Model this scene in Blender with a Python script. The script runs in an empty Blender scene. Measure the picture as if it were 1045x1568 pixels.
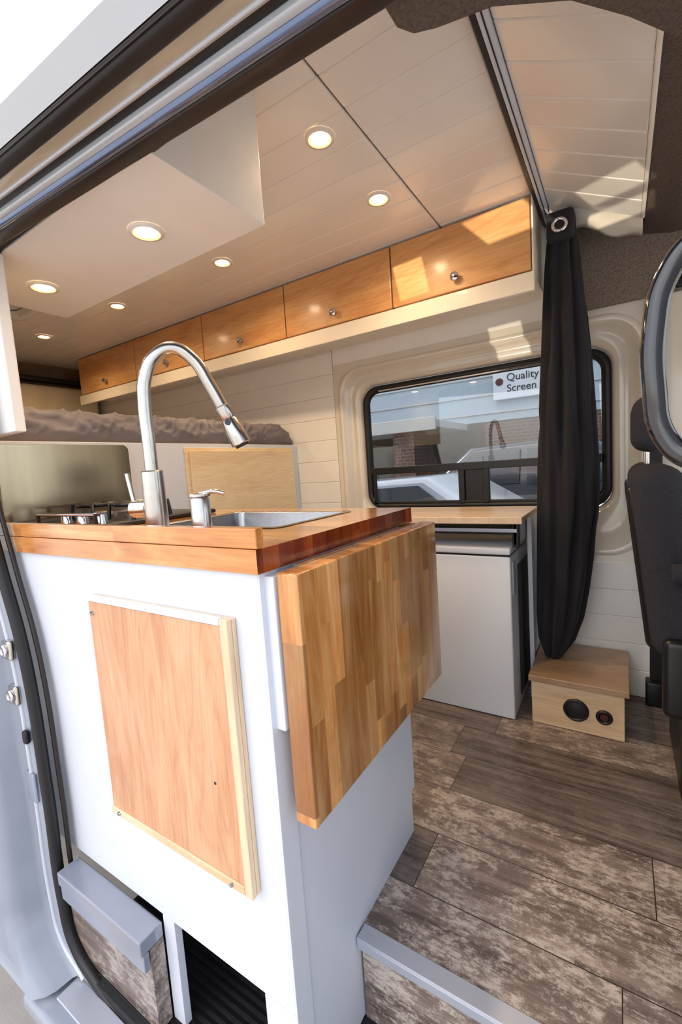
import bpy, bmesh, math, random
from mathutils import Vector, Matrix, noise
random.seed(7)
scene = bpy.context.scene
coll = scene.collection

def S(r, g, b):
    def f(c):
        c /= 255.0
        return c/12.92 if c <= 0.04045 else ((c+0.055)/1.055)**2.4
    return (f(r), f(g), f(b), 1.0)

# ------------------------------------------------------------------ materials
def newmat(name):
    m = bpy.data.materials.new(name)
    m.use_nodes = True
    nt = m.node_tree
    return m, nt, nt.nodes['Principled BSDF']

def node(nt, typ, props=None, **ins):
    n = nt.nodes.new(typ)
    for k, v in (props or {}).items():
        setattr(n, k, v)
    for k, v in ins.items():
        key = int(k[1:]) if (k[0] == 'i' and k[1:].isdigit()) else k.replace('_', ' ')
        s = n.inputs[key]
        if isinstance(v, bpy.types.NodeSocket):
            nt.links.new(v, s)
        else:
            s.default_value = v
    return n

def ramp(nt, fac, stops):
    n = nt.nodes.new('ShaderNodeValToRGB')
    cr = n.color_ramp
    while len(cr.elements) < len(stops):
        cr.elements.new(0.5)
    for e, (p, c) in zip(cr.elements, stops):
        e.position = p
        e.color = c
    nt.links.new(fac, n.inputs['Fac'])
    return n.outputs['Color']

def mixc(nt, fac, a, b, mode='MIX'):
    n = nt.nodes.new('ShaderNodeMix')
    n.data_type = 'RGBA'
    n.blend_type = mode
    for s, v in ((n.inputs['Factor'], fac), (n.inputs[6], a), (n.inputs[7], b)):
        if isinstance(v, bpy.types.NodeSocket):
            nt.links.new(v, s)
        else:
            s.default_value = v
    return n.outputs[2]

def pmat(name, col, rough=0.5, metal=0.0, coat=0.0, var=0.06, nscale=8.0, bump=0.0, bscale=60.0,
         spec=0.5, sheen=0.0, stretch=(1, 1, 1)):
    m, nt, b = newmat(name)
    tc = node(nt, 'ShaderNodeTexCoord')
    mp = node(nt, 'ShaderNodeMapping', Vector=tc.outputs['Object'], Scale=stretch)
    nz = node(nt, 'ShaderNodeTexNoise', Vector=mp.outputs[0], Scale=nscale, Detail=4.0)
    dark = tuple(c*(1-var) for c in col[:3])+(1,)
    lite = tuple(min(1, c*(1+var)) for c in col[:3])+(1,)
    c = ramp(nt, nz.outputs['Fac'], [(0.3, dark), (0.7, lite)])
    nt.links.new(c, b.inputs['Base Color'])
    b.inputs['Roughness'].default_value = rough
    b.inputs['Metallic'].default_value = metal
    b.inputs['Coat Weight'].default_value = coat
    b.inputs['Coat Roughness'].default_value = 0.08
    b.inputs['Specular IOR Level'].default_value = spec
    b.inputs['Sheen Weight'].default_value = sheen
    if bump > 0:
        n2 = node(nt, 'ShaderNodeTexNoise', Vector=mp.outputs[0], Scale=bscale, Detail=3.0)
        bp = node(nt, 'ShaderNodeBump', Strength=bump, Distance=0.004, Height=n2.outputs['Fac'])
        nt.links.new(bp.outputs[0], b.inputs['Normal'])
    return m

def wood(name, cols, axis=0, rough=0.35, coat=0.3, cells=None, var=0.5, scale=1.0, dist=1.0,
         distress=None, seam=0.0, across=13.0, hue=0.0, rings=0.0):
    """cols: dark, mid, light.  cells=(long axis, cross axis, width, length)"""
    m, nt, b = newmat(name)
    tc = node(nt, 'ShaderNodeTexCoord')
    vec = tc.outputs['Object']
    rnd = None
    seamfac = None
    if cells:
        L, C, w, ln = cells
        sp = node(nt, 'ShaderNodeSeparateXYZ', Vector=vec)
        cd = node(nt, 'ShaderNodeMath', {'operation': 'DIVIDE'}, i0=sp.outputs[C], i1=w)
        cf = node(nt, 'ShaderNodeMath', {'operation': 'FLOOR'}, i0=cd.outputs[0])
        wn = node(nt, 'ShaderNodeTexWhiteNoise', {'noise_dimensions': '1D'}, W=cf.outputs[0])
        ld = node(nt, 'ShaderNodeMath', {'operation': 'DIVIDE'}, i0=sp.outputs[L], i1=ln)
        la = node(nt, 'ShaderNodeMath', {'operation': 'ADD'}, i0=ld.outputs[0], i1=wn.outputs[0])
        lf = node(nt, 'ShaderNodeMath', {'operation': 'FLOOR'}, i0=la.outputs[0])
        cb = node(nt, 'ShaderNodeCombineXYZ', X=cf.outputs[0], Y=lf.outputs[0], Z=3.7)
        w2 = node(nt, 'ShaderNodeTexWhiteNoise', {'noise_dimensions': '3D'}, Vector=cb.outputs[0])
        rnd = w2.outputs['Value']
        sc = node(nt, 'ShaderNodeVectorMath', {'operation': 'SCALE'}, i0=w2.outputs['Color'], Scale=17.0)
        ad = node(nt, 'ShaderNodeVectorMath', {'operation': 'ADD'}, i0=vec, i1=sc.outputs[0])
        vec = ad.outputs[0]
        if seam > 0:
            fr = node(nt, 'ShaderNodeMath', {'operation': 'FRACT'}, i0=cd.outputs[0])
            f2 = node(nt, 'ShaderNodeMath', {'operation': 'FRACT'}, i0=la.outputs[0])
            m1 = node(nt, 'ShaderNodeMath', {'operation': 'LESS_THAN'}, i0=fr.outputs[0], i1=seam/w)
            m2 = node(nt, 'ShaderNodeMath', {'operation': 'LESS_THAN'}, i0=f2.outputs[0], i1=seam/ln)
            mx = node(nt, 'ShaderNodeMath', {'operation': 'MAXIMUM'}, i0=m1.outputs[0], i1=m2.outputs[0])
            seamfac = mx.outputs[0]
    s = [across*scale]*3
    s[axis] = 1.6*scale
    mp = node(nt, 'ShaderNodeMapping', Vector=vec, Scale=tuple(s))
    nz = node(nt, 'ShaderNodeTexNoise', Vector=mp.outputs[0], Scale=1.0, Detail=6.0, Roughness=0.6, Distortion=dist)
    c = ramp(nt, nz.outputs['Fac'], [(0.32, cols[0]), (0.5, cols[1]), (0.68, cols[2])])
    if rings > 0:
        mr = node(nt, 'ShaderNodeMapping', Vector=vec, Scale=tuple(q*0.32 for q in s))
        nr = node(nt, 'ShaderNodeTexNoise', Vector=mr.outputs[0], Scale=1.0, Detail=2.0, Distortion=0.4)
        mu = node(nt, 'ShaderNodeMath', {'operation': 'MULTIPLY'}, i0=nr.outputs['Fac'], i1=26.0)
        fr2 = node(nt, 'ShaderNodeMath', {'operation': 'FRACT'}, i0=mu.outputs[0])
        rc = ramp(nt, fr2.outputs[0], [(0.0, (0.74, 0.62, 0.54, 1)), (0.16, (1, 1, 1, 1)), (0.8, (1, 1, 1, 1)), (1.0, (0.74, 0.62, 0.54, 1))])
        c = mixc(nt, rings, c, rc, 'MULTIPLY')
    s2 = [220.0*scale]*3
    s2[axis] = 9.0*scale
    mp2 = node(nt, 'ShaderNodeMapping', Vector=vec, Scale=tuple(s2))
    nz2 = node(nt, 'ShaderNodeTexNoise', Vector=mp2.outputs[0], Scale=1.0, Detail=3.0)
    gd = (0.62, 0.60, 0.58, 1) if distress else (0.78, 0.76, 0.74, 1)
    g = ramp(nt, nz2.outputs['Fac'], [(0.3, gd), (0.6, (1, 1, 1, 1))])
    c = mixc(nt, 0.7, c, g, 'MULTIPLY')
    if rnd is not None:
        v = ramp(nt, rnd, [(0.0, (1-var, (1-var)*(1-hue), (1-var)*(1-2*hue), 1)), (1.0, (1.12, 1.12, 1.12, 1))])
        c = mixc(nt, 1.0, c, v, 'MULTIPLY')
    if distress:
        s3 = [90.0]*3
        s3[axis] = 30.0
        mp3 = node(nt, 'ShaderNodeMapping', Vector=vec, Scale=tuple(s3))
        n3 = node(nt, 'ShaderNodeTexNoise', Vector=mp3.outputs[0], Scale=1.0, Detail=8.0, Roughness=0.85, Distortion=0.3)
        n4 = node(nt, 'ShaderNodeTexNoise', Vector=vec, Scale=11.0, Detail=8.0, Roughness=0.8)
        mm = node(nt, 'ShaderNodeMath', {'operation': 'MULTIPLY'}, i0=n3.outputs['Fac'], i1=n4.outputs['Fac'])
        k = ramp(nt, mm.outputs[0], [(0.235, (0, 0, 0, 1)), (0.31, (1, 1, 1, 1))])
        rr = ramp(nt, rnd, [(0.3, (0.12, 0.12, 0.12, 1)), (0.7, (0.85, 0.85, 0.85, 1))])
        kk = mixc(nt, 1.0, k, rr, 'MULTIPLY')
        c = mixc(nt, kk, c, distress)
    if seamfac is not None:
        c = mixc(nt, seamfac, c, tuple(x*0.35 for x in cols[0][:3])+(1,))
    nt.links.new(c, b.inputs['Base Color'])
    b.inputs['Roughness'].default_value = rough
    b.inputs['Coat Weight'].default_value = coat
    b.inputs['Coat Roughness'].default_value = 0.12
    bp = node(nt, 'ShaderNodeBump', Strength=0.12, Distance=0.002, Height=nz2.outputs['Fac'])
    nt.links.new(bp.outputs[0], b.inputs['Normal'])
    return m

def glassmat(name, tint=(0.8, 0.85, 0.87, 1), refl=0.12, rough=0.02):
    m, nt, b = newmat(name)
    tr = node(nt, 'ShaderNodeBsdfTransparent', Color=tint)
    gl = node(nt, 'ShaderNodeBsdfGlossy', Roughness=rough, Color=(0.9, 0.95, 1, 1))
    lw = node(nt, 'ShaderNodeLayerWeight', Blend=0.25)
    ml = node(nt, 'ShaderNodeMath', {'operation': 'MAXIMUM'}, i0=lw.outputs['Fresnel'], i1=refl)
    mx = node(nt, 'ShaderNodeMixShader', Fac=ml.outputs[0], i1=tr.outputs[0], i2=gl.outputs[0])
    nt.links.new(mx.outputs[0], nt.nodes['Material Output'].inputs['Surface'])
    return m

def emat(name, col, strength):
    m, nt, b = newmat(name)
    b.inputs['Emission Color'].default_value = col
    b.inputs['Emission Strength'].default_value = strength
    b.inputs['Base Color'].default_value = col
    return m

M = {}
M['white_cab'] = pmat('white_cabinet_paint', S(214, 220, 231), 0.34, var=0.02, bump=0.03, bscale=25)
M['white_plank'] = pmat('white_plank_paint', S(244, 239, 232), 0.22, var=0.02, coat=0.3)
M['white_wall'] = pmat('white_wall_paint', S(246, 243, 237), 0.4, var=0.02)
M['cream'] = pmat('cream_paint', S(238, 229, 213), 0.35, var=0.03, coat=0.2)
M['trim_metal'] = pmat('beige_body_metal', S(228, 220, 205), 0.2, var=0.03, coat=0.7)
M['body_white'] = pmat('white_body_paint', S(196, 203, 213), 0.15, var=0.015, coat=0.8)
M['body_white_shaded'] = pmat('shaded_white_body_paint', S(146, 154, 168), 0.2, var=0.05, coat=0.7)  # white body paint darkened, shade of jamb and sill put into the colour
M['body_shade'] = pmat('cream_body_paint', S(182, 168, 146), 0.25, var=0.03, coat=0.6)
M['rubber'] = pmat('black_rubber', S(20, 19, 22), 0.45, var=0.2, bump=0.1)
M['dark_trim'] = pmat('dark_brown_trim', S(36, 28, 26), 0.35, var=0.1)
M['black'] = pmat('black_plastic', S(18, 18, 20), 0.35, var=0.1)
M['gloss_black'] = pmat('gloss_black', S(13, 17, 28), 0.07, var=0.05, coat=1.0)
M['bead'] = pmat('blue_grey_gloss_bead', S(104, 122, 158), 0.12, metal=0.7, var=0.1, coat=1.0)
M['steel'] = pmat('brushed_nickel', S(206, 203, 198), 0.22, metal=1.0, var=0.05, nscale=40)
M['sink'] = pmat('stainless_steel', S(165, 165, 168), 0.28, metal=1.0, var=0.06, nscale=60)
M['chrome'] = pmat('chrome', S(215, 215, 218), 0.06, metal=1.0, var=0.02)
M['alu'] = pmat('aluminium_trim', S(190, 196, 208), 0.35, metal=0.4, var=0.05)
M['curtain'] = pmat('black_curtain_fabric', S(25, 24, 30), 0.85, var=0.25, bump=0.3, bscale=300, sheen=0.05)
M['bedding'] = pmat('grey_bedding', S(124, 118, 122), 0.85, var=0.15, bump=0.2, bscale=150)
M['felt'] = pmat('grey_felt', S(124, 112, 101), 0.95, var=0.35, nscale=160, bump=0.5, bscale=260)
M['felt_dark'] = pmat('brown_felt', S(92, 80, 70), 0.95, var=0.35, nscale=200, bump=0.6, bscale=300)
M['seat'] = pmat('seat_fabric', S(44, 43, 50), 0.85, var=0.3, nscale=200, bump=0.5, bscale=320)
M['mat'] = pmat('black_step_mat', S(30, 30, 34), 0.7, var=0.3, nscale=80, bump=0.3)
M['rear'] = pmat('brown_rear_trim', S(120, 96, 70), 0.7, var=0.2)
M['pad'] = pmat('cream_upholstery', S(222, 206, 172), 0.7, var=0.08)
M['fridge'] = pmat('white_fridge', S(232, 237, 244), 0.25, var=0.015)
M['lid_glass'] = pmat('smoked_mirror_lid', S(180, 168, 142), 0.16, metal=0.95, var=0.12, nscale=2.5, stretch=(1, 6, 0.6))
M['clear'] = pmat('translucent_grey_guard', S(140, 145, 160), 0.12, var=0.05, coat=1.0)
M['win'] = glassmat('window_glass', (0.78, 0.80, 0.81, 1), 0.06)
M['floor'] = wood('vinyl_plank_floor', (S(92, 80, 74), S(132, 117, 109), S(164, 148, 138)), axis=0, rough=0.38, coat=0.1,
                  cells=(0, 1, 0.1785, 0.80), var=0.40, distress=S(208, 197, 186), seam=0.0025, across=26)
M['lightwood'] = wood('light_maple', (S(214, 182, 142), S(230, 202, 164), S(240, 216, 184)), axis=0, rough=0.4, coat=0.15, across=9)
M['lightwood_z'] = wood('light_maple_vertical', (S(220, 192, 156), S(232, 206, 172), S(240, 218, 188)), axis=2, rough=0.4, coat=0.15, across=9)
M['birch'] = wood('birch_plywood', (S(230, 200, 160), S(242, 218, 178), S(248, 230, 198)), axis=1, rough=0.4, coat=0.15, across=9)
M['maple'] = wood('maple_panel', (S(198, 140, 100), S(214, 160, 120), S(224, 176, 138)), axis=2, rough=0.36, coat=0.2, dist=1.2, across=11, scale=1.2, rings=0.4)
M['alder'] = wood('alder_cabinet_door', (S(204, 144, 88), S(222, 166, 108), S(232, 180, 124)), axis=0, rough=0.36, coat=0.15, dist=1.2, across=8, rings=0.3)
BC = (S(196, 122, 62), S(224, 160, 94), S(242, 196, 134))
M['block_z'] = wood('butcher_block_vertical', BC, axis=2, rough=0.2, coat=0.6, cells=(2, 1, 0.036, 0.30), var=0.55, hue=0.12, dist=1.6, rings=0.2)
M['block_x'] = wood('butcher_block', (S(202, 124, 60), S(226, 156, 86), S(242, 190, 124)), axis=0, rough=0.16, coat=0.9, cells=(0, 1, 0.040, 0.42), var=0.36, hue=0.10, dist=1.6, rings=0.2)
M['block_end'] = wood('butcher_block_end_grain', (S(104, 36, 16), S(146, 62, 28), S(184, 94, 46)), axis=2, rough=0.15, coat=0.9,
                      cells=(2, 1, 0.040, 0.9), var=0.45, hue=0.1)
M['lidwood'] = wood('tan_lid', (S(160, 128, 98), S(178, 146, 114), S(192, 162, 130)), axis=0, rough=0.4, coat=0.2, across=6)
M['lamp'] = emat('warm_lamp', (1.0, 0.80, 0.52, 1), 14)
M['bezel'] = emat('warm_bezel', (1.0, 0.62, 0.30, 1), 0.9)
M['asphalt'] = pmat('concrete_ground', S(176, 172, 166), 0.9, var=0.15, nscale=6, bump=0.3)
M['facade'] = pmat('pale_blue_grey_cladding', S(160, 176, 188), 0.6, var=0.05)
M['canopy'] = pmat('canopy_metal', S(176, 180, 180), 0.5, var=0.05)
M['dark_glass'] = pmat('dark_window_glass', S(40, 46, 52), 0.08, var=0.2, coat=0.8)
M['brown'] = pmat('brown_wall', S(70, 56, 48), 0.8, var=0.3)
M['red'] = pmat('red_plastic', S(70, 26, 24), 0.4)
M['car_dark'] = pmat('dark_grey_car_paint', S(48, 52, 60), 0.15, coat=1.0, metal=0.3)

def brickmat():
    m, nt, b = newmat('brick_wall')
    tc = node(nt, 'ShaderNodeTexCoord')
    mp = node(nt, 'ShaderNodeMapping', Vector=tc.outputs['Object'], Rotation=(math.radians(90), 0, 0))
    br = node(nt, 'ShaderNodeTexBrick', Vector=mp.outputs[0], Color1=S(96, 62, 50), Color2=S(78, 50, 44), Mortar=S(120, 110, 100), Scale=4.0)
    nt.links.new(br.outputs['Color'], b.inputs['Base Color'])
    return m
M['brick'] = brickmat()

# ------------------------------------------------------------------ geometry helpers
def link(ob, parent=None):
    coll.objects.link(ob)
    if parent is not None:
        ob.parent = parent
    return ob

def grp(name):
    e = bpy.data.objects.new(name, None)
    e.empty_display_size = 0.05
    return link(e)

def frommesh(name, verts, faces, mat, parent=None, smooth=False, bevel=0, seg=2, subsurf=0, mats=None, fm=None):
    me = bpy.data.meshes.new(name)
    me.from_pydata([tuple(v) for v in verts], [], faces)
    bm = bmesh.new(); bm.from_mesh(me)
    bmesh.ops.recalc_face_normals(bm, faces=bm.faces)
    bm.to_mesh(me); bm.free()
    for mm in (mats or [mat]):
        me.materials.append(mm)
    if fm:
        for p, i in zip(me.polygons, fm):
            p.material_index = i
    if smooth:
        for p in me.polygons:
            p.use_smooth = True
    ob = link(bpy.data.objects.new(name, me), parent)
    if bevel > 0:
        md = ob.modifiers.new('bevel', 'BEVEL'); md.width = bevel; md.segments = seg
        md.limit_method = 'ANGLE'; md.angle_limit = math.radians(40)
        if seg > 2:
            for p in me.polygons: p.use_smooth = True
    if subsurf:
        md = ob.modifiers.new('sub', 'SUBSURF'); md.levels = subsurf; md.render_levels = subsurf
    return ob

def boxes(name, bl, mat, parent=None, bevel=0.002, seg=2, xf=None, endmat=None, subsurf=0):
    verts, faces, fm = [], [], []
    for (x0, x1, y0, y1, z0, z1) in bl:
        i = len(verts)
        for x in (x0, x1):
            for y in (y0, y1):
                for z in (z0, z1):
                    p = (x, y, z)
                    verts.append(xf(*p) if xf else p)
        fs = [(0, 1, 3, 2), (4, 6, 7, 5), (0, 4, 5, 1), (2, 3, 7, 6), (0, 2, 6, 4), (1, 5, 7, 3)]
        for k, f in enumerate(fs):
            faces.append(tuple(i+j for j in f))
            fm.append(1 if (endmat and k in (0, 1)) else 0)
    mats = [mat] + ([endmat] if endmat else [])
    return frommesh(name, verts, faces, mat, parent, bevel=bevel, seg=seg, mats=mats, fm=fm, subsurf=subsurf)

def box(name, b, mat, parent=None, **k):
    return boxes(name, [b], mat, parent, **k)

def rrect(x0, x1, z0, z1, r, n=7):
    pts = []
    for cx, cz, a0 in ((x1-r, z1-r, 0), (x0+r, z1-r, 90), (x0+r, z0+r, 180), (x1-r, z0+r, 270)):
        for i in range(n+1):
            a = math.radians(a0+90*i/n)
            pts.append((cx+r*math.cos(a), cz+r*math.sin(a)))
    return pts

def loft(name, loops, mat, parent=None, smooth=True, closed=True, cap0=False, cap1=False, **k):
    n = len(loops[0])
    verts = [p for l in loops for p in l]
    faces = []
    for a in range(len(loops)-1):
        for i in range(n if closed else n-1):
            j = (i+1) % n
            faces.append((a*n+i, a*n+j, (a+1)*n+j, (a+1)*n+i))
    if cap0: faces.append(tuple(range(n)))
    if cap1: faces.append(tuple((len(loops)-1)*n+i for i in range(n)))
    return frommesh(name, verts, faces, mat, parent, smooth=smooth, **k)

def ringy(pts, y):
    return [(x, y, z) for x, z in pts]

def cyl(name, p0, p1, r0, r1, mat, parent=None, n=28, prof=None, smooth=True):
    """lathe along p0->p1, prof list of (t, r)"""
    p0, p1 = Vector(p0), Vector(p1)
    d = p1-p0
    q = d.to_track_quat('Z', 'Y')
    prof = prof or [(0, r0), (1, r1)]
    loops = []
    for t, r in prof:
        c = p0+d*t
        loops.append([tuple(c+q @ Vector((r*math.cos(2*math.pi*i/n), r*math.sin(2*math.pi*i/n), 0))) for i in range(n)])
    ob = loft(name, loops, mat, parent, smooth=smooth, cap0=True, cap1=True)
    if smooth:
        md = ob.modifiers.new('es', 'EDGE_SPLIT'); md.split_angle = math.radians(40)
    return ob

def tube(name, pts, r, mat, parent=None, cyclic=False, smoothc=True, radii=None):
    cu = bpy.data.curves.new(name, 'CURVE'); cu.dimensions = '3D'
    cu.bevel_depth = r; cu.bevel_resolution = 5; cu.use_fill_caps = True; cu.resolution_u = 10
    if smoothc:
        sp = cu.splines.new('BEZIER'); sp.bezier_points.add(len(pts)-1)
        for i, (bp, p) in enumerate(zip(sp.bezier_points, pts)):
            bp.co = p; bp.handle_left_type = bp.handle_right_type = 'AUTO'
            if radii: bp.radius = radii[i]
    else:
        sp = cu.splines.new('POLY'); sp.points.add(len(pts)-1)
        for bp, p in zip(sp.points, pts): bp.co = (*p, 1)
    sp.use_cyclic_u = cyclic
    cu.materials.append(mat)
    tmp = bpy.data.objects.new(name, cu)
    coll.objects.link(tmp)
    dg = bpy.context.evaluated_depsgraph_get(); dg.update()
    me = bpy.data.meshes.new_from_object(tmp.evaluated_get(dg))
    bpy.data.objects.remove(tmp)
    for p in me.polygons: p.use_smooth = True
    if not me.materials: me.materials.append(mat)
    return link(bpy.data.objects.new(name, me), parent)

def torus(name, c, normal, R, r, mat, parent=None):
    c = Vector(c); q = Vector(normal).to_track_quat('Z', 'Y')
    pts = [tuple(c+q @ Vector((R*math.cos(a), R*math.sin(a), 0))) for a in [2*math.pi*i/16 for i in range(16)]]
    return tube(name, pts, r, mat, parent, cyclic=True)

# ================================================================== ROOM SHELL
CZ = 1.968
box('floor', (-3.7, 1.4, 0.745, 2.19, -0.03, 0.0), M['floor'], bevel=0)
pl = []
y = 0.618
while y < 2.10:
    pl.append((-3.7, -0.6125, y+0.0005, y+0.1195, CZ, CZ+0.012))
    pl.append((-0.6075, -0.268, y+0.0005, y+0.1195, CZ, CZ+0.012))
    y += 0.12
boxes('ceiling', pl, M['white_plank'], bevel=0.004)
box('roof', (-3.8, 1.5, 0.36, 2.36, CZ+0.03, CZ+0.16), M['body_white'], bevel=0.03, seg=4)
# sloping overcab planked ceiling
sl = lambda x, y, z: (x, y, z - 0.5*max(0, x+0.225))
pl = []
y = 0.72
while y < 1.86:
    pl.append((-0.225, 0.062, y+0.0005, y+0.1195, CZ-0.012, CZ))
    y += 0.12
boxes('ceiling_overcab', pl, M['white_plank'], bevel=0.004, xf=sl)
box('trim_overcab', (0.062, 0.073, 0.62, 1.93, 1.81, 1.832), M['cream'], bevel=0.003)
loops = []
for i in range(22):
    x = -0.222+0.290*i/21
    zt = CZ-0.012-0.5*(x+0.225)
    wv = 0.010*math.sin(i*0.55)
    loops.append([(x, 1.918, zt+0.004), (x, 1.93, zt-0.004), (x, 1.945+wv, zt-0.022), (x, 1.962+wv, zt-0.040-wv), (x, 1.985, zt-0.045-wv), (x, 2.0, zt-0.020)])
loft('trim_overcab_flange', loops, M['trim_metal'], closed=False)
frommesh('ceiling_felt_cab', [(0.074, 0.62, 1.822), (0.074, 2.094, 1.822), (0.16, 2.094, 1.80), (0.16, 0.62, 1.80), (1.4, 0.62, 1.76), (1.4, 2.094, 1.76),
                            (0.074, 0.62, 1.997), (0.074, 2.094, 1.997), (1.4, 2.094, 1.997), (1.4, 0.62, 1.997)],
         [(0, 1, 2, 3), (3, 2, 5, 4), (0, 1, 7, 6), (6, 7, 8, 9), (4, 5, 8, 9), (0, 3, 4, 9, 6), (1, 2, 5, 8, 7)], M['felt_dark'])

# far wall ---------------------------------------------------------------
WY = 2.12
rows = []
z = 0.0
while z < 1.95:
    rows.append((-3.7, -1.352, WY, WY+0.015, z+0.0003, min(z+0.1197, CZ)))
    z += 0.12
z = 0.0
for k in range(5):
    rows.append((-1.348, 1.4, WY, WY+0.015, z+0.0003, z+0.1127)); z += 0.113
z = 1.60
for k in range(3):
    rows.append((-1.348, -0.20, WY, WY+0.015, z+0.0003, z+0.1217)); z += 0.122
boxes('wall_far', rows, M['white_wall'], bevel=0.003)
HX0, HX1, HZ0, HZ1 = -1.315, 0.085, 0.60, 1.565
outer = rrect(-1.348, 1.4, 0.567, 1.60, 0.001)
hole = rrect(HX0, HX1, HZ0, HZ1, 0.13)
loft('wall_panel_window', [ringy(outer, WY+0.01), ringy(outer, WY), ringy(hole, WY), ringy(hole, WY+0.01)], M['trim_metal'], smooth=False)
box('wall_skin_far_lower', (-3.7, 1.4, 2.20, 2.22, -0.5, 0.66), M['body_white'], bevel=0)
box('wall_skin_far_upper', (-3.7, 1.4, 2.20, 2.22, 1.50, 2.0), M['body_white'], bevel=0)
box('wall_skin_far_rear', (-3.7, -1.26, 2.20, 2.22, 0.66, 1.50), M['body_white'], bevel=0)
box('wall_skin_far_front', (0.03, 0.45, 2.20, 2.22, 0.66, 1.50), M['body_white'], bevel=0)
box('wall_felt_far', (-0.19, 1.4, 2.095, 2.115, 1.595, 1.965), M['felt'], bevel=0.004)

win = grp('window_1')
def off(x0, x1, z0, z1, r, y): return ringy(rrect(x0, x1, z0, z1, r), y)
loft('reveal', [off(HX0-0.005, HX1+0.005, HZ0-.005, HZ1+.005, 0.135, WY+0.004), off(HX0, HX1, HZ0, HZ1, 0.13, WY-0.012),
                off(HX0+.02, HX1-.02, HZ0+.02, HZ1-.02, 0.12, WY-0.012), off(HX0+.035, HX1-.035, HZ0+.06, HZ1-.03, 0.11, WY+0.03),
                off(HX0+.06, HX1-.07, HZ0+.10, HZ1-.055, 0.10, WY+0.045), off(HX0+.075, HX1-.085, HZ0+.15, HZ1-.075, 0.10, WY+0.035),
                off(HX0+.10, HX1-.11, HZ0+.18, HZ1-.095, 0.09, WY+0.06), off(HX0+.11, HX1-.12, HZ0+.19, HZ1-.10, 0.09, WY+0.085)],
     M['trim_metal'], win)
GX0, GX1, GZ0, GZ1 = -1.20, -0.04, 0.80, 1.455
loft('gasket', [off(GX0-.01, GX1+.01, GZ0-.01, GZ1+.01, 0.09, WY+0.075), off(GX0, GX1, GZ0, GZ1, 0.085, WY+0.055),
                off(GX0+.02, GX1-.02, GZ0+.02, GZ1-.02, 0.07, WY+0.055), off(GX0+.028, GX1-.028, GZ0+.028, GZ1-.028, 0.06, WY+0.085)],
     M['rubber'], win)
boxes('frame_bars', [(-1.175, -0.065, WY+.05, WY+.075, 0.985, 1.022), (-0.685, -0.655, WY+.052, WY+.076, 0.82, 0.99),
                     (-0.565, -0.535, WY+.052, WY+.076, 0.82, 0.99), (-1.165, -0.075, WY+.055, WY+.075, 0.82, 0.835),
                     (-1.165, -1.15, WY+.055, WY+.075, 0.83, 0.99), (-0.09, -0.075, WY+.055, WY+.075, 0.83, 0.99)], M['black'], win, bevel=0.003)
box('slider_pull', (-0.655, -0.565, WY+.066, WY+.078, 0.82, 0.99), M['black'], win)
box('glass', (-1.175, -0.065, WY+.080, WY+.083, 0.825, 1.43), M['win'], win, bevel=0)
box('gasket_lip', (-1.10, -0.14, WY+.05, WY+.06, 1.428, 1.436), M['chrome'], win, bevel=0.002)

# rear of van
box('wall_rear', (-3.74, -3.70, 0.45, 2.2, -0.1, 2.0), M['rear'], bevel=0)
rd = grp('rear_door_trim')
box('pad', (-3.69, -3.60, 0.70, 2.08, 1.34, 1.80), M['pad'], rd, bevel=0.04, seg=5)
box('rail', (-3.69, -3.60, 0.60, 2.08, 1.825, 1.86), M['black'], rd, bevel=0.015, seg=4)
box('vent', (-3.69, -3.65, 0.70, 1.2, 1.88, 1.95), M['black'], rd, bevel=0.01)
box('wall_near', (-3.7, -1.66, 0.50, 0.56, -0.1, 1.96), M['white_wall'], bevel=0)
box('wall_near_panel', (-1.655, -1.36, 0.545, 0.575, 1.19, 1.65), M['white_wall'], bevel=0.004)

# ceiling vent
v = grp('roof_vent')
loft('frame', [[(x, yy, CZ-0.001) for x, yy in rrect(-2.75, -2.25, 0.72, 1.22, 0.05)], [(x, yy, CZ-0.03) for x, yy in rrect(-2.74, -2.26, 0.73, 1.21, 0.05)],
               [(x, yy, CZ-0.03) for x, yy in rrect(-2.69, -2.31, 0.78, 1.16, 0.04)], [(x, yy, CZ-0.005) for x, yy in rrect(-2.68, -2.32, 0.79, 1.15, 0.04)]], M['white_wall'], v)
cyl('fan_hub', (-2.5, 0.97, CZ-0.02), (-2.5, 0.97, CZ-0.004), 0.05, 0.06, M['black'], v)
for k in range(5):
    a = math.radians(72*k)
    frommesh('blade_%d' % k, [(-2.5+0.05*math.cos(a), .97+.05*math.sin(a), CZ-.012), (-2.5+0.16*math.cos(a-.3), .97+.16*math.sin(a-.3), CZ-.018),
                              (-2.5+0.16*math.cos(a+.35), .97+.16*math.sin(a+.35), CZ-.008)], [(0, 1, 2)], M['black'], v)

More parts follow.
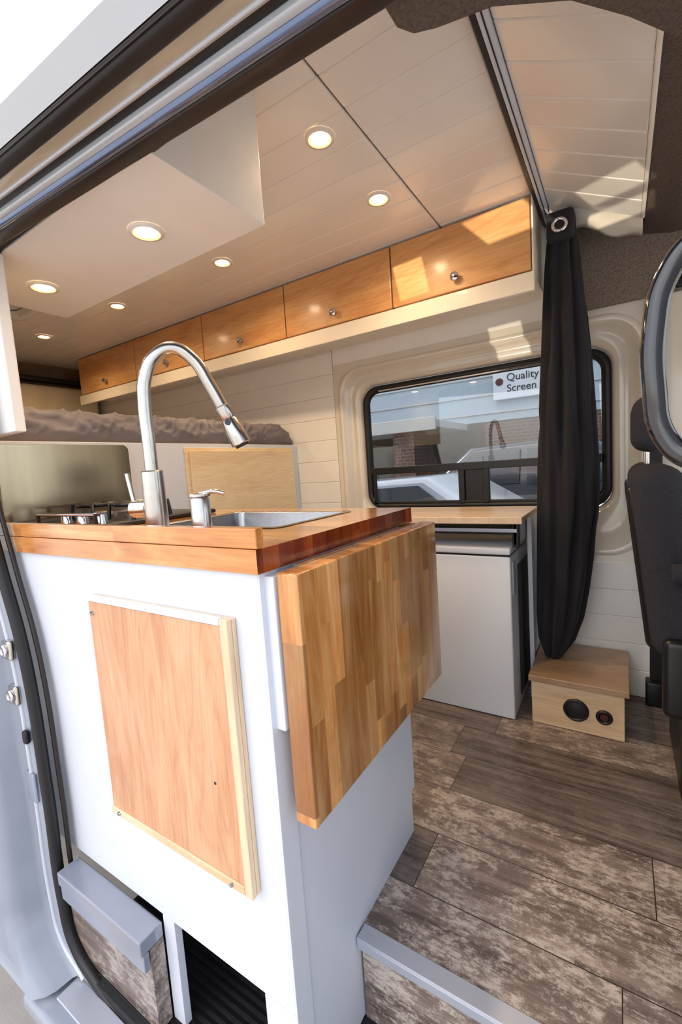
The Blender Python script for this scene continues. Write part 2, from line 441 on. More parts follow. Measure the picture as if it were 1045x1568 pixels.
# ================================================================== upper cabinets on far wall
uc = grp('overhead_cabinets')
UY = 1.82
boxes('carcass', [(-3.38, -0.268, UY+0.022, WY-0.003, 1.695, CZ-0.004)], M['cream'], uc, bevel=0.002)
boxes('valance', [(-3.40, -0.262, UY-0.004, UY+0.018, 1.632, 1.70), (-3.40, -0.262, UY+.018, WY-.003, 1.685, 1.695)], M['cream'], uc, bevel=0.003)
box('end_panel', (-0.268, -0.262, UY-0.002, WY-0.003, 1.70, CZ-0.004), M['cream'], uc)
xs = [-0.270, -0.83, -1.42, -2.03, -2.69, -3.38]
for i in range(5):
    box('door_%d' % i, (xs[i+1]+0.003, xs[i]-0.003, UY, UY+0.019, 1.707, CZ-0.010), M['alder'], uc, bevel=0.003)
    cx = (xs[i]+xs[i+1])/2
    cyl('knob_%d' % i, (cx, UY+0.001, 1.755), (cx, UY-0.026, 1.755), 0.01, 0.01, M['chrome'], uc, n=20,
        prof=[(0, .012), (.15, .012), (.2, .007), (.5, .007), (.6, .015), (.85, .017), (1, .010)])
boxes('door_gap', [(xs[i]-0.003, xs[i]+0.003, UY+0.012, UY+0.02, 1.705, CZ-0.01) for i in range(1, 5)], M['black'], uc, bevel=0)

# overhead box above the kitchen
oc = grp('overhead_kitchen_box')
OX0, OX1, OY0, OY1, OZ = -1.73, -0.755, 0.575, 0.915, 1.655
box('body', (OX0, OX1, OY0, OY1, OZ, CZ-0.002), M['white_plank'], oc, bevel=0.002)

# ---------------------------------------------------------------- downlights
def downlight(x, y, z, power=3.0):
    g = grp('downlight')
    n = 28
    def ring(r, zz): return [(x+r*math.cos(2*math.pi*i/n), y+r*math.sin(2*math.pi*i/n), zz) for i in range(n)]
    loft('bezel', [ring(.043, z-.0005), ring(.042, z-.005), ring(.033, z-.007)], M['white_plank'], g)
    loft('diffuser_ring', [ring(.033, z-.007), ring(.026, z-.003)], M['bezel'], g)
    cyl('lens', (x, y, z-.0032), (x, y, z-.0045), .026, .026, M['lamp'], g)
    l = bpy.data.lights.new('bulb', 'SPOT'); l.energy = power; l.color = (1, 0.71, 0.42)
    l.shadow_soft_size = 0.028; l.spot_size = math.radians(165); l.spot_blend = 1.0
    lo = link(bpy.data.objects.new('bulb', l), g); lo.location = (x, y, z-.012)
for p in ((-.716, 1.14), (-.716, 1.50), (-1.471, 1.472), (-2.24, 1.45), (-3.0, 1.43)):
    downlight(p[0], p[1], CZ, 19)
downlight(-.998, .747, OZ, 7)
downlight(-1.506, .735, OZ, 7)

# ================================================================== curtain track + curtain
tr = grp('curtain_track')
box('rail_white', (-0.250, -0.226, 0.62, 2.06, CZ-0.022, CZ+0.006), M['white_cab'], tr, bevel=0.003)
box('rail_slot', (-0.262, -0.2505, 0.62, 2.06, CZ-0.020, CZ+0.004), M['dark_trim'], tr, bevel=0.001)
box('rail_groove', (-0.240, -0.237, 0.62, 2.06, CZ-0.0235, CZ-0.020), M['black'], tr, bevel=0)
cu = grp('curtain')
prof = [  # z, xleft, xright
    (1.865, -0.228, -0.128), (1.80, -0.236, -0.118), (1.72, -0.244, -0.112), (1.60, -0.252, -0.105), (1.40, -0.264, -0.088), (1.20, -0.276, -0.076),
    (1.00, -0.284, -0.066), (0.80, -0.290, -0.070), (0.65, -0.294, -0.086), (0.50, -0.298, -0.105), (0.38, -0.300, -0.125), (0.28, -0.296, -0.158), (0.197, -0.27, -0.21)]
def interp(z):
    for a, b in zip(prof[:-1], prof[1:]):
        if b[0] <= z <= a[0]:
            t = (a[0]-z)/(a[0]-b[0]); return a[1]+(b[1]-a[1])*t, a[2]+(b[2]-a[2])*t
    return prof[-1][1:]
loops = []
nz_ = 80
for k in range(nz_+1):
    z = 1.865-(1.865-0.197)*k/nz_
    xl, xr = interp(z)
    w = (xr-xl)/2; cx = (xl+xr)/2
    lp = []
    n = 140
    for i in range(n):
        a = 2*math.pi*i/n
        fold = 0.15*math.sin(8*a+0.8*math.sin(z*3))+0.06*math.sin(15*a+z*4)
        rr = 0.86+fold
        rr += noise.noise(Vector((math.cos(a)*1.4, math.sin(a)*1.4, z*3.0)))*0.14+noise.noise(Vector((math.cos(a)*3, math.sin(a)*3, z*9.0)))*0.05
        rr = min(rr, 1.0)
        lp.append((cx+w*rr*math.cos(a), 1.935+min(w*0.95, .085)*rr*math.sin(a), z))
    loops.append(lp)
loft('cloth', loops, M['curtain'], cu, cap0=True, cap1=True)
box('hanger_tape', (-0.222, -0.135, 1.90, 1.97, 1.862, 1.90), M['curtain'], cu, bevel=0.01, seg=3)
torus('grommet', (-0.180, 1.845, 1.840), (0.1, -1, 0.1), 0.021, 0.006, M['chrome'], cu)
cyl('grommet_centre', (-0.180, 1.850, 1.840), (-0.180, 1.856, 1.840), .02, .02, M['black'], cu)
box('header_fold', (-0.226, -0.135, 1.858, 1.90, 1.80, 1.90), M['curtain'], cu, bevel=0.015, seg=3)

# ================================================================== KITCHEN
kc = grp('kitchen_cabinet')
KX0, KX1, KY0, KY1 = -1.62, -0.50, 0.515, 1.07
box('front_panel', (-1.60, KX1, KY0, KY0+.018, 0.055, 0.872), M['white_cab'], kc, bevel=0.002)
boxes('side_panel', [(KX1-.018, KX1-.0005, KY0+.0185, 0.74, -0.21, 0.872), (KX1-.018, KX1-.0005, 0.74, KY1-.02, 0.0, 0.872),
                     (KX1-.018, KX1-.0005, KY1-.02, KY1, 0.12, 0.60)], M['white_cab'], kc, bevel=0)
box('back_panel', (KX0, KX1-.0185, KY1-.018, KY1-.001, 0.09, 0.872), M['white_cab'], kc, bevel=0.001)
box('left_panel', (KX0, KX0+.018, KY0+.02, KY1-.02, 0.0, 0.872), M['white_cab'], kc, bevel=0.001)
boxes('posts', [(KX1-.075, KX1, KY0, KY0+.018, -0.21, 0.054), (-0.885, -0.845, KY0, KY0+.018, -0.21, 0.054)], M['white_cab'], kc, bevel=0.001)
box('bottom_board', (KX0+.02, KX1-.02, KY0+.02, KY1-.02, 0.06, 0.075), M['white_cab'], kc, bevel=0)
box('corner_trim', (KX1-.0, KX1+.004, KY0, KY0+.045, -0.1, 0.872), M['white_cab'], kc, bevel=0.001)
box('table_apron', (KX1+.001, -0.477, 0.527, 1.06, 0.60, 0.866), M['white_cab'], kc, bevel=0.002)

# access panel
ap = grp('access_panel')
box('backing', (-1.002, -0.558, KY0-.010, KY0-.001, 0.278, 0.792), M['lightwood_z'], ap, bevel=0.001)
box('wood_panel', (-0.998, -0.578, KY0-.019, KY0-.0105, 0.294, 0.780), M['maple'], ap, bevel=0.001)
box('strip_right', (-0.577, -0.558, KY0-.022, KY0-.0105, 0.276, 0.794), M['lightwood_z'], ap, bevel=0.002)
box('strip_top', (-1.003, -0.578, KY0-.022, KY0-.0105, 0.781, 0.794), M['white_cab'], ap, bevel=0.002)
box('strip_bottom', (-1.003, -0.578, KY0-.022, KY0-.0105, 0.276, 0.2935), M['lightwood'], ap, bevel=0.002)
for i, (sx, sz) in enumerate(((-0.985, 0.755), (-0.972, 0.285), (-0.61, 0.285))):
    cyl('screw_%d' % i, (sx, KY0-.018, sz), (sx, KY0-.026, sz), .006, .004, M['chrome'], ap, n=14)
cyl('knot', (-0.632, KY0-.0185, .475), (-0.632, KY0-.0194, .475), .004, .003, M['dark_trim'], ap, n=9)

# countertop with sink cut-out
ct = grp('countertop')
CT0, CT1 = 0.874, 0.914
SX0, SX1, SY0, SY1 = -1.06, -0.635, 0.725, 1.035
CX1 = -0.488
boxes('slab', [(-1.62, SX0, 0.505, 1.12, CT0, CT1), (SX0, SX1, 0.505, SY0, CT0, CT1), (SX0, SX1, SY1, 1.12, CT0, CT1)], M['block_x'], ct, bevel=0)
boxes('slab_right', [(SX1, CX1, 0.505, 1.12, CT0, CT1)], M['block_x'], ct, bevel=0, endmat=M['block_end'])
box('front_lip', (-1.62, CX1, 0.507, 0.525, CT1+.0005, 0.948), M['block_x'], ct, bevel=0.002)
# sink
sk = grp('sink')
def rxy(x0, x1, y0, y1, r, z): return [(x, y, z) for x, y in rrect(x0, x1, y0, y1, r)]
loft('bowl', [rxy(SX0-.012, SX1+.012, SY0-.012, SY1+.012, .03, CT1+.0015), rxy(SX0+.002, SX1-.002, SY0+.002, SY1-.002, .025, CT1+.002),
              rxy(SX0+.004, SX1-.004, SY0+.004, SY1-.004, .025, CT1-.004), rxy(SX0+.01, SX1-.01, SY0+.01, SY1-.01, .03, CT1-.16),
              rxy(SX0+.03, SX1-.03, SY0+.03, SY1-.03, .03, CT1-.175)], M['sink'], sk, cap1=True)
cyl('drain', (-.85, .88, CT1-.174), (-.85, .88, CT1-.171), .04, .04, M['chrome'], sk)

# faucet
fa = grp('kitchen_faucet')
bx, by = -0.905, 0.625
cyl('base', (bx, by, CT1+.0005), (bx, by, 1.058), .026, .026, M['steel'], fa,
    prof=[(0, .030), (.04, .030), (.05, .026), (.98, .024), (1, .021)])
dirv = Vector((0.128, 0.155, 0)); dl = dirv.length; dirv.normalize()
pts = [(0, 1.04), (0, 1.12), (0, 1.21), (.006, 1.262), (.032, 1.312), (.072, 1.331), (.112, 1.308), (.145, 1.25), (.170, 1.195)]
tube('spout', [(bx+dirv.x*s, by+dirv.y*s, z) for s, z in pts], .0145, M['steel'], fa)
def fp(s, z): return (bx+dirv.x*s, by+dirv.y*s, z)
cyl('spray_head', fp(.168, 1.20), fp(.207, 1.108), .015, .02, M['steel'], fa,
    prof=[(0, .0155), (.03, .018), (.32, .0175), (.34, .016), (.37, .0185), (.8, .0235), (.97, .024), (1, .020)])
cyl('spray_nozzle', fp(.2065, 1.109), fp(.209, 1.103), .017, .016, M['black'], fa)
b0 = Vector(fp(.186, 1.157)); bd_ = Vector((0.35, -0.85, 0.12)).normalized()
cyl('spray_button', b0+bd_*.016, b0+bd_*.0215, .0075, .007, M['black'], fa)
cyl('handle_hub', (bx-.02, by-.004, .972), (bx-.066, by-.014, .972), .019, .019, M['steel'], fa, prof=[(0, .018), (.1, .021), (.9, .021), (1, .017)])
tube('handle_lever', [(bx-.060, by-.012, .975), (bx-.066, by-.014, 1.01), (bx-.073, by-.016, 1.055)], .0055, M['steel'], fa)
sd = grp('soap_dispenser')
sx, sy = -.752, .625
cyl('body', (sx, sy, CT1+.0005), (sx, sy, .993), .02, .02, M['steel'], sd, prof=[(0, .026), (.06, .026), (.08, .0205), (.95, .0205), (1, .018)])
cyl('cap', (sx, sy, .993), (sx, sy, 1.002), .02, .02, M['steel'], sd, prof=[(0, .017), (.3, .023), (.8, .023), (1, .019)])
tube('spout', [(sx, sy, 1.0), (sx+.02, sy+.015, 1.004), (sx+.042, sy+.03, .998)], .005, M['steel'], sd)

# stove
st = grp('gas_cooktop')
box('tray', (-1.58, -1.16, 0.62, 1.03, CT1+.0008, CT1+.014), M['black'], st, bevel=0.006, seg=3)
for i, (gx, gy) in enumerate(((-1.27, .82), (-1.45, .80))):
    cyl('burner_%d' % i, (gx, gy, CT1+.014), (gx, gy, CT1+.034), .04, .03, M['steel'], st, prof=[(0, .045), (.4, .045), (.5, .032), (.9, .032), (1, .026)])
    for k in range(4):
        a = math.radians(45+90*k)
        tube('grate_%d_%d' % (i, k), [(gx+.025*math.cos(a), gy+.025*math.sin(a), CT1+.058), (gx+.085*math.cos(a), gy+.085*math.sin(a), CT1+.058),
                                      (gx+.09*math.cos(a), gy+.09*math.sin(a), CT1+.014)], .006, M['black'], st, smoothc=False)
    torus('grate_ring_%d' % i, (gx, gy, CT1+.056), (0, 0, 1), .068, .006, M['black'], st)
for i, (gx, gy) in enumerate(((-1.20, .66), (-1.29, .655), (-1.38, .655))):
    cyl('knob_%d' % i, (gx, gy, CT1+.013), (gx, gy, CT1+.040), .016, .013, M['chrome'], st)
tube('front_rail', [(-1.18, .632, CT1+.042), (-1.50, .632, CT1+.042)], .005, M['chrome'], st, smoothc=False)
boxes('rail_posts', [(-1.184, -1.176, .628, .636, CT1+.010, CT1+.044), (-1.504, -1.496, .628, .636, CT1+.010, CT1+.044)], M['black'], st, bevel=.001)
lidp = rrect(0.580, 1.01, 0.935, 1.178, .022)
loft('glass_lid', [[(-1.600, y, z) for y, z in lidp], [(-1.594, y, z) for y, z in lidp]], M['lid_glass'], st, cap0=True, cap1=True, smooth=False, bevel=.001)

# fold-down table
ft = grp('fold_down_table')
box('butcher_block_leaf', (-0.473, -0.430, 0.530, 1.143, 0.437, 0.872), M['block_z'], ft, bevel=0.003, seg=3)
box('hinge', (-0.476, -0.468, 0.58, 1.08, 0.8725, 0.8755), M['steel'], ft, bevel=0)
# ================================================================== bed
bd = grp('bed_platform')
box('front_panel', (-1.655, -1.640, 0.58, WY-.003, 0.0, 1.192), M['white_cab'], bd, bevel=0.002)
box('deck', (-3.69, -1.657, 0.58, WY-.003, 1.17, 1.19), M['lightwood'], bd, bevel=0.001)
box('hatch_frame', (-1.640, -1.632, 1.30, 2.065, 0.62, 1.172), M['birch'], bd, bevel=0.002)
box('hatch_door', (-1.6315, -1.618, 1.318, 2.05, 0.64, 1.158), M['birch'], bd, bevel=0.003)
ma = grp('mattress')
pr = [(-1.672, 1.194), (-1.660, 1.215), (-1.658, 1.25), (-1.666, 1.285), (-1.69, 1.305), (-1.73, 1.312)] + [(-1.8-0.1*i, 1.315) for i in range(19)]
pp = []
for a, b in zip(pr[:-1], pr[1:]):
    for k in range(4):
        t = k/4; pp.append((a[0]+(b[0]-a[0])*t, a[1]+(b[1]-a[1])*t))
pp.append(pr[-1])
loops = []
NY = 260
def ridge(v): return 1-abs(noise.noise(v))*2
for j in range(NY+1):
    y = 0.60+(2.105-0.60)*j/NY
    e = min(1, (2.105-y)/0.10)
    drop = 0.10*(1-math.sqrt(max(0, 1-(1-e)**2)))
    lp = []
    for (x, z) in pp:
        zz = 1.194+(z-1.194)*(1-drop/0.12)
        w = min(1, (z-1.194)/0.04)
        d = max(0, ridge(Vector((x*4-y*5, y*8+z*18, 3.3)))-.45)*0.012+max(0, ridge(Vector((x*9+y*16, y*9-z*30, 7.3)))-.4)*0.010
        lp.append((x+d*w*1.4-.006, y, zz+d*w-.002*w))
    loops.append(lp)
loft('sheet', loops, M['bedding'], ma, closed=False)

# ================================================================== fridge / galley far side
fr = grp('fridge_cabinet')
box('top_board', (-1.05, -0.308, 1.7008, 2.105, 0.790, 0.810), M['lightwood'], fr, bevel=0.002)
box('top_edge', (-1.05, -0.306, 1.694, 1.7005, 0.786, 0.812), M['lightwood_z'], fr, bevel=0.002)
box('side_panel', (-0.330, -0.312, 1.93, 2.10, 0.0, 0.788), M['white_cab'], fr, bevel=0.002)
box('rail', (-1.04, -0.345, 1.76, 2.09, 0.735, 0.765), M['black'], fr, bevel=0.002)
boxes('slides', [(-1.04, -0.332, 1.735, 1.745, 0.748, 0.762), (-0.345, -0.334, 1.74, 2.09, 0.70, 0.785)], M['alu'], fr, bevel=0.001)
box('bracket', (-0.350, -0.325, 1.74, 1.76, 0.69, 0.785), M['black'], fr, bevel=0.004)
rf = grp('chest_fridge')
box('body', (-0.93, -0.356, 1.722, 2.09, 0.003, 0.655), M['fridge'], rf, bevel=0.006, seg=3)
box('lid', (-0.93, -0.354, 1.718, 2.09, 0.662, 0.690), M['fridge'], rf, bevel=0.008, seg=3)
box('lid_seam', (-0.925, -0.360, 1.726, 2.085, 0.654, 0.663), M['black'], rf, bevel=0)
box('handle_recess', (-0.358, -0.351, 1.75, 1.80, 0.50, 0.63), M['alu'], rf, bevel=0.003)
box('side_vent', (-0.358, -0.350, 1.85, 2.08, 0.05, 0.60), M['dark_trim'], rf, bevel=0.003)

# small step box with outlets
sb = grp('step_box')
box('box', (-0.297, 0.008, 1.747, 2.11, 0.001, 0.170), M['lightwood'], sb, bevel=0.003)
box('lid', (-0.306, 0.022, 1.735, 2.112, 0.171, 0.195), M['lidwood'], sb, bevel=0.003)
torus('speaker_ring', (-.145, 1.745, .085), (0, -1, 0), .037, .006, M['black'], sb)
cyl('speaker_cone', (-.145, 1.747, .085), (-.145, 1.742, .085), .036, .02, M['black'], sb, prof=[(0, .036), (.5, .034), (.9, .015), (1, .012)])
torus('socket_ring', (-.055, 1.745, .079), (0, -1, 0), .021, .006, M['black'], sb)
cyl('socket', (-.055, 1.747, .079), (-.055, 1.742, .079), .016, .013, M['red'], sb)

# ================================================================== seats
def seat(name, ox, oy):
    g = grp(name)
    sh = lambda x, y, z: (x+0.11*(1-z)/1.0+ox, y+oy, z)
    box('backrest', (0.0, 0.13, 0.0, 0.50, 0.44, 0.985), M['seat'], g, bevel=0.055, seg=6, xf=sh)
    box('backrest_shell', (-0.012, 0.03, 0.04, 0.46, 0.46, 0.93), M['black'], g, bevel=0.02, seg=4, xf=sh)
    box('bolster_near', (0.05, 0.19, 0.0, 0.09, 0.46, 0.88), M['seat'], g, bevel=0.04, seg=5, xf=sh)
    box('bolster_far', (0.05, 0.19, 0.41, 0.50, 0.46, 0.88), M['seat'], g, bevel=0.04, seg=5, xf=sh)
    sq = lambda x, y, z: (x+ox, y+oy, z)
    box('headrest', (0.015, 0.105, 0.12, 0.38, 1.02, 1.185), M['seat'], g, bevel=0.045, seg=6, xf=sq)
    for k, yy in enumerate((0.19, 0.31)):
        cyl('headrest_post_%d' % k, (0.055+ox, yy+oy, 0.96), (0.055+ox, yy+oy, 1.04), .006, .006, M['chrome'], g)
    box('cushion', (0.10, 0.62, 0.0, 0.50, 0.33, 0.47), M['seat'], g, bevel=0.05, seg=5, xf=sq)
    box('base', (0.13, 0.52, 0.05, 0.45, 0.0, 0.34), M['black'], g, bevel=0.02, seg=3, xf=sq)
    box('recliner_cover', (0.08, 0.22, -0.03, 0.01, 0.30, 0.52), M['black'], g, bevel=0.02, seg=4, xf=sq)
    tube('armrest', [(0.10+ox, oy-.03, .70), (.25+ox, oy-.03, .715), (.40+ox, oy-.03, .70)], .028, M['seat'], g)
    return g
seat('driver_seat', 0.012, 1.43)
seat('passenger_seat', 0.14, 0.76)
sbelt = grp('seat_belt')
box('strap', (0.095, 0.135, 2.086, 2.094, 0.02, 1.62), M['black'], sbelt, bevel=.001)
box('guide', (0.17, 0.24, 2.075, 2.0945, 1.60, 1.68), M['black'], sbelt, bevel=.008, seg=3)
box('reel', (0.08, 0.15, 2.05, 2.112, 0.0, 0.10), M['black'], sbelt, bevel=.008, seg=3)

# ================================================================== door opening of the van (near side)
hd = grp('trim_door_header')
hs = lambda x, y, z: (x, y, z-0.057*(x+0.17))
H = 1.033+0.519
X0, X1 = -1.72, 0.40
def hb(nm, y0, y1, z0, z1, m, bev=0.003): box(nm, (X0, X1, y0, y1, H+z0, H+z1), m, hd, bevel=bev, seg=3, xf=hs)
hb('inner_trim', .492, .525, 0.0, .05, M['dark_trim'], .006)
tube('bead', [hs(X0, .480, H+.004), hs(X1, .480, H+.004)], .0105, M['bead'], hd, smoothc=False)
hb('white_strip', .459, .4715, -.002, .04, M['body_white'], .003)
hb('groove', .444, .460, .006, .04, M['rubber'])
hb('painted_flange', .4135, .4445, .002, .05, M['body_shade'], .003)
tube('lip_highlight', [hs(X0, .436, H+.001), hs(X1, .436, H+.001)], .003, M['body_white'], hd, smoothc=False)
hb('outer_seal', .386, .414, -.004, .05, M['rubber'], .008)
hb('outer_seal_bead', .380, .388, -.002, .03, M['dark_trim'], .004)
box('wall_exterior_upper', (-3.7, 1.4, .362, .378, H+.07, 2.10), M['body_white'], bevel=0)
frommesh('trim_rain_gutter', [hs(X0, .3785, H+.0), hs(X1, .3785, H+.0), hs(X1, .352, H+.02), hs(X0, .352, H+.02), hs(X0, .362, 1.75), hs(X1, .362, 1.70)],
         [(0, 1, 2, 3), (3, 2, 5, 4)], M['body_white'])
box('header_core', (X0, X1, .385, .60, 1.66, 1.96), M['dark_trim'], hd, bevel=0)

# felt shelf overhead (front near side)
fs = [(-.238, .53), (-.236, .575), (-.222, .595), (-.195, .606), (-.13, .622), (-.05, .672), (.01, .74), (.074, .826), (.3, 1.0), (.3, .53)]
n = len(fs)
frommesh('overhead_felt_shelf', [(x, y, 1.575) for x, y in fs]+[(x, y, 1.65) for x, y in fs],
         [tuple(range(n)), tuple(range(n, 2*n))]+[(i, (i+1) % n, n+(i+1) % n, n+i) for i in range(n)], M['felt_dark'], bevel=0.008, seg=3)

# rear door jamb and seal
seal = [(-.90, -.255), (-.996, -.252), (-1.132, -.225), (-1.235, -.165), (-1.262, -.06), (-1.2646, .234), (-1.286, .62), (-1.352, .845), (-1.41, 1.05), (-1.45, 1.3), (-1.46, 1.58)]
dj = grp('door_jamb_rear')
tube('seal', [(x, .468, z) for x, z in seal], .014, M['rubber'], dj)
tube('seal_inner', [(x+.012, .495, z) for x, z in seal], .006, M['dark_trim'], dj)
sp = seal[2:]
loft('pillar', [[(x-.012, .464, z) for x, z in sp], [(x-.022, .456, z) for x, z in sp], [(x-.062, .456, z) for x, z in sp], [(x-.070, .44, z) for x, z in sp],
                [(x-.075, .405, z) for x, z in sp], [(x-.085, .385, z) for x, z in sp], [(x-.11, .362, z) for x, z in sp], [(-1.9, .355, z) for x, z in sp]], M['body_white_shaded'], dj, closed=False)
for k, zz in enumerate((.605, .485)):
    box('latch_%d' % k, (-1.345, -1.303, .442, .457, zz, zz+.052), M['steel'], dj, bevel=0.006, seg=3)
    torus('striker_%d' % k, (-1.322, .438, zz+.027), (0, -1, 0), .013, .005, M['chrome'], dj)
box('roller_guide', (-1.33, -1.285, .447, .457, .22, .30), M['body_white_shaded'], dj, bevel=.005, seg=3)
box('bump_stop', (-1.305, -1.285, .443, .457, .385, .42), M['rubber'], dj, bevel=.006, seg=3)
tube('pressed_rib', [(x-.040, .455, z) for x, z in sp], .006, M['body_white'], dj)

# front jamb (B pillar) and grab handle
bp = grp('door_jamb_front')
box('pillar', (.085, .30, .40, .56, -.25, 1.56), M['body_white'], bp, bevel=.02, seg=4)
gh = grp('grab_handle')
tube('bar', [(.090, .535, 1.225), (.060, .545, 1.222), (.038, .55, 1.195), (.0285, .55, 1.15), (.0285, .55, 1.09), (.036, .55, 1.045), (.056, .545, 1.020), (.090, .535, 1.015)],
     .0105, M['gloss_black'], gh)

# step well
sw = grp('step_well')
box('tread', (-1.25, .30, .46, .742, -.235, -.215), M['mat'], sw, bevel=0.002)
boxes('ribs', [(-1.24, .29, .475+.018*i, .484+.018*i, -.2155, -.211) for i in range(14)], M['black'], sw, bevel=0.001)
box('riser', (-.495, .30, .738, .7445, -.213, -.032), M['floor'], sw, bevel=0)
box('riser_rear', (-1.24, -.519, .738, .7445, -.213, -.005), M['mat'], sw, bevel=0)
box('sill', (-1.3, .30, .36, .459, -.30, -.24), M['body_white_shaded'], sw, bevel=.015, seg=3)
box('sill_scuff', (-1.2, .30, .40, .457, -.239, -.233), M['alu'], sw, bevel=.002)
box('trim_floor_edge', (-.497, .30, .720, .758, .0005, .005), M['alu'], bevel=.002)
box('trim_floor_nosing', (-.497, .30, .720, .737, -.022, .0), M['alu'], bevel=.002)
lr = grp('rear_step_block')
box('vinyl_riser', (-1.245, -.888, .478, .513, -.21, .0), M['floor'], lr, bevel=.001)
box('corner_guard', (-1.245, -.885, .455, .512, .004, .040), M['clear'], lr, bevel=.003)
box('guard_face', (-1.245, -.885, .460, .474, -.04, .003), M['clear'], lr, bevel=.002)

# ================================================================== outside world
box('ground', (-30, 30, -20, 40, -.65, -.60), M['asphalt'], bevel=0)
bl = grp('building_outside')
box('cladding', (-14, 10, 9.0, 9.3, 1.75, 5.2), M['facade'], bl, bevel=0)
boxes('cladding_ribs', [(-14, 10, 8.97, 9.0, 1.9+.35*i, 1.93+.35*i) for i in range(9)], M['canopy'], bl, bevel=0)
box('canopy', (-14, -2.6, 7.2, 9.0, 1.62, 1.75), M['canopy'], bl, bevel=.01)
box('canopy_edge', (-14, -2.6, 7.15, 7.2, 1.58, 1.80), M['canopy'], bl, bevel=.01)
box('lower_wall', (-14, 10, 9.0, 9.2, -.6, 1.75), M['brown'], bl, bevel=0)
boxes('brick_pier', [(-3.5, -3.1, 7.4, 8.0, -.6, 1.62), (-2.2, 0.0, 8.8, 9.0, -.6, 1.7)], M['brick'], bl, bevel=0)
boxes('shop_window', [(-6.2, -3.6, 8.9, 9.0, .1, 1.45), (-9.6, -7.2, 8.9, 9.0, .1, 1.45)], M['dark_glass'], bl, bevel=.01)
sg = grp('wall_sign')
box('board', (-2.05, -0.9, 8.86, 8.95, 2.12, 2.72), M['body_white'], sg, bevel=.01)
def text(body, x, z, size, m):
    t = bpy.data.curves.new('lettering', 'FONT'); t.body = body; t.size = size; t.extrude = .004
    t.materials.append(m)
    o = link(bpy.data.objects.new('lettering', t), sg); o.location = (x, 8.855, z); o.rotation_euler = (math.pi/2, 0, 0)
text('Quality', -1.80, 2.45, .19, M['black'])
text('Screen', -1.80, 2.25, .19, M['black'])
cyl('emblem', (-1.93, 8.86, 2.45), (-1.93, 8.85, 2.45), .07, .07, M['red'], sg)

def car(name, ox, oy, mbody, hz=1.0):
    g = grp(name)
    prof = [(-2.1, .25), (-2.15, .55), (-2.05, .85), (-1.3, .98), (-.7, 1.38), (.6, 1.42), (1.3, 1.0), (2.05, .88), (2.15, .55), (2.1, .25)]
    loops = []
    for yy, s in ((0, .93), (.12, 1.0), (1.6, 1.0), (1.72, .93)):
        loops.append([(ox+x*s, oy+yy + (.14 if (z > 1.2 and yy < .5) else (-.14 if z > 1.2 else 0)), -.6+z*hz) for x, z in prof])
    loft('body', loops, mbody, g, cap0=True, cap1=True, smooth=False, bevel=.05, seg=4)
    for side, yy in (('near', -.012), ('far', 1.72)):
        for q, (xa, xb, xc, xd) in enumerate(((-1.0, -.62, -.08, -.08), (0.0, 0.0, .52, 1.0))):
            frommesh('glass_%s_%d' % (side, q), [(ox+xa, oy+yy, -.6+1.03*hz), (ox+xb, oy+yy+.09, -.6+1.34*hz), (ox+xc, oy+yy+.09, -.6+1.36*hz), (ox+xd, oy+yy, -.6+1.04*hz)], [(0, 1, 2, 3)], M['dark_glass'], g)
    for k, (wx, wy) in enumerate(((-1.35, -.02), (1.35, -.02), (-1.35, 1.54), (1.35, 1.54))):
        cyl('wheel_%d' % k, (ox+wx, oy+wy, -.6+.32), (ox+wx, oy+wy+.2, -.6+.32), .32, .32, M['rubber'], g)
        cyl('hub_%d' % k, (ox+wx, oy+wy-.005, -.6+.32), (ox+wx, oy+wy+.19, -.6+.32), .2, .2, M['alu'], g)
car('parked_car', -2.0, 3.5, M['body_white'], 1.06)
car('parked_car', -0.9, 5.35, M['car_dark'], 1.28)

# ================================================================== light
w = bpy.data.worlds.new('sky'); scene.world = w; w.use_nodes = True
nt = w.node_tree
sky = node(nt, 'ShaderNodeTexSky', {'sky_type': 'NISHITA'})
sky.sun_disc = False; sky.sun_elevation = math.radians(48); sky.sun_rotation = math.radians(200)
sky.air_density = 1.0; sky.dust_density = 3.0; sky.ozone_density = 1.0
mixn = mixc(nt, 0.5, sky.outputs[0], (7.0, 7.0, 7.3, 1))
bg = nt.nodes['Background']
nt.links.new(mixn, bg.inputs['Color'])
bg.inputs['Strength'].default_value = 0.30

sun = bpy.data.lights.new('sun', 'SUN'); sun.energy = 5.0; sun.angle = math.radians(.6); sun.color = (1, .95, .88)
so = link(bpy.data.objects.new('sun', sun)); so.rotation_euler = Vector((0.75, -0.35, -1.0)).to_track_quat('-Z', 'Y').to_euler()
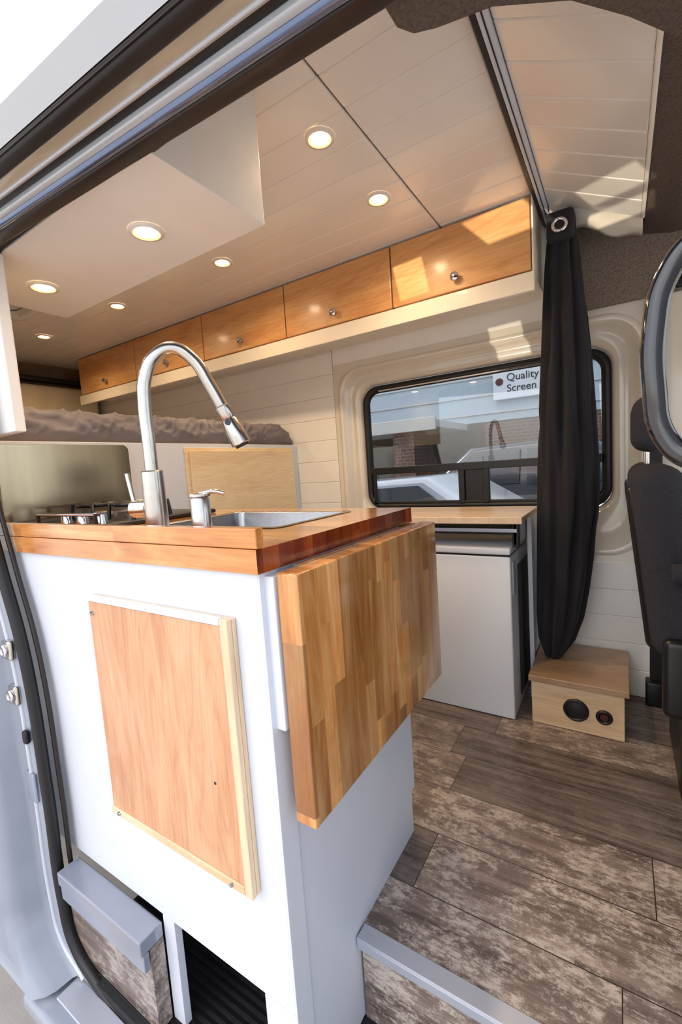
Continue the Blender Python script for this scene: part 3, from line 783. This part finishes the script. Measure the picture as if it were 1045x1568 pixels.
# sunlight glancing off parked cars outside, thrown up through the doorway: spot lamps with a slanted rectangular gobo
def glint(loc, tgt, e, hw, hh, skew=0.3):
    gl = bpy.data.lights.new('sun_glint', 'SPOT'); gl.energy = e; gl.color = (1, .88, .68)
    gl.spot_size = 2.6*math.atan(math.hypot(hw, hh)*1.3); gl.spot_blend = .0; gl.shadow_soft_size = .006
    gl.use_nodes = True
    n2 = gl.node_tree
    em = n2.nodes['Emission']
    tc = node(n2, 'ShaderNodeTexCoord')
    sp = node(n2, 'ShaderNodeSeparateXYZ', Vector=tc.outputs['Normal'])
    az = node(n2, 'ShaderNodeMath', {'operation': 'ABSOLUTE'}, i0=sp.outputs[2])
    u = node(n2, 'ShaderNodeMath', {'operation': 'DIVIDE'}, i0=sp.outputs[0], i1=az.outputs[0])
    vv = node(n2, 'ShaderNodeMath', {'operation': 'DIVIDE'}, i0=sp.outputs[1], i1=az.outputs[0])
    us = node(n2, 'ShaderNodeMath', {'operation': 'MULTIPLY_ADD'}, i0=vv.outputs[0], i1=skew, i2=u.outputs[0])
    ua = node(n2, 'ShaderNodeMath', {'operation': 'ABSOLUTE'}, i0=us.outputs[0])
    va = node(n2, 'ShaderNodeMath', {'operation': 'ABSOLUTE'}, i0=vv.outputs[0])
    a1 = node(n2, 'ShaderNodeMath', {'operation': 'LESS_THAN'}, i0=ua.outputs[0], i1=hw)
    a2 = node(n2, 'ShaderNodeMath', {'operation': 'LESS_THAN'}, i0=va.outputs[0], i1=hh)
    mm = node(n2, 'ShaderNodeMath', {'operation': 'MULTIPLY'}, i0=a1.outputs[0], i1=a2.outputs[0])
    n2.links.new(mm.outputs[0], em.inputs['Strength'])
    go = link(bpy.data.objects.new('sun_glint', gl)); go.location = loc
    go.rotation_euler = (Vector(tgt)-Vector(loc)).to_track_quat('-Z', 'Y').to_euler()
glint((-1.3, -3.2, .25), (-.36, 1.82, 1.90), 1500, .020, .010, .9)
glint((-1.5, -3.2, .15), (-.74, 1.82, 1.80), 1400, .012, .013, .2)
glint((-1.0, -3.0, .20), (-.42, 2.12, 1.54), 600, .013, .014, .2)
glint((-1.0, -2.6, -.1), (-.02, 1.72, 1.85), 800, .022, .006, .5)
glint((-1.0, -2.6, -.1), (-.01, 1.85, 1.82), 900, .022, .005, -.5)

# ================================================================== camera
cam = bpy.data.cameras.new('camera')
co = link(bpy.data.objects.new('camera', cam))
R = Matrix(((0.8440, 0.0050, 0.5365), (0.5326, 0.1190, -0.8379), (-0.0680, 0.9930, 0.0978)))
co.matrix_world = Matrix.Translation((0, 0, 1.033)) @ R.to_quaternion().to_matrix().to_4x4()
cam.sensor_fit = 'VERTICAL'; cam.sensor_height = 36; cam.lens = 675/1568*36
cam.clip_start = 0.01; cam.clip_end = 200
scene.camera = co
scene.view_settings.view_transform = 'Standard'
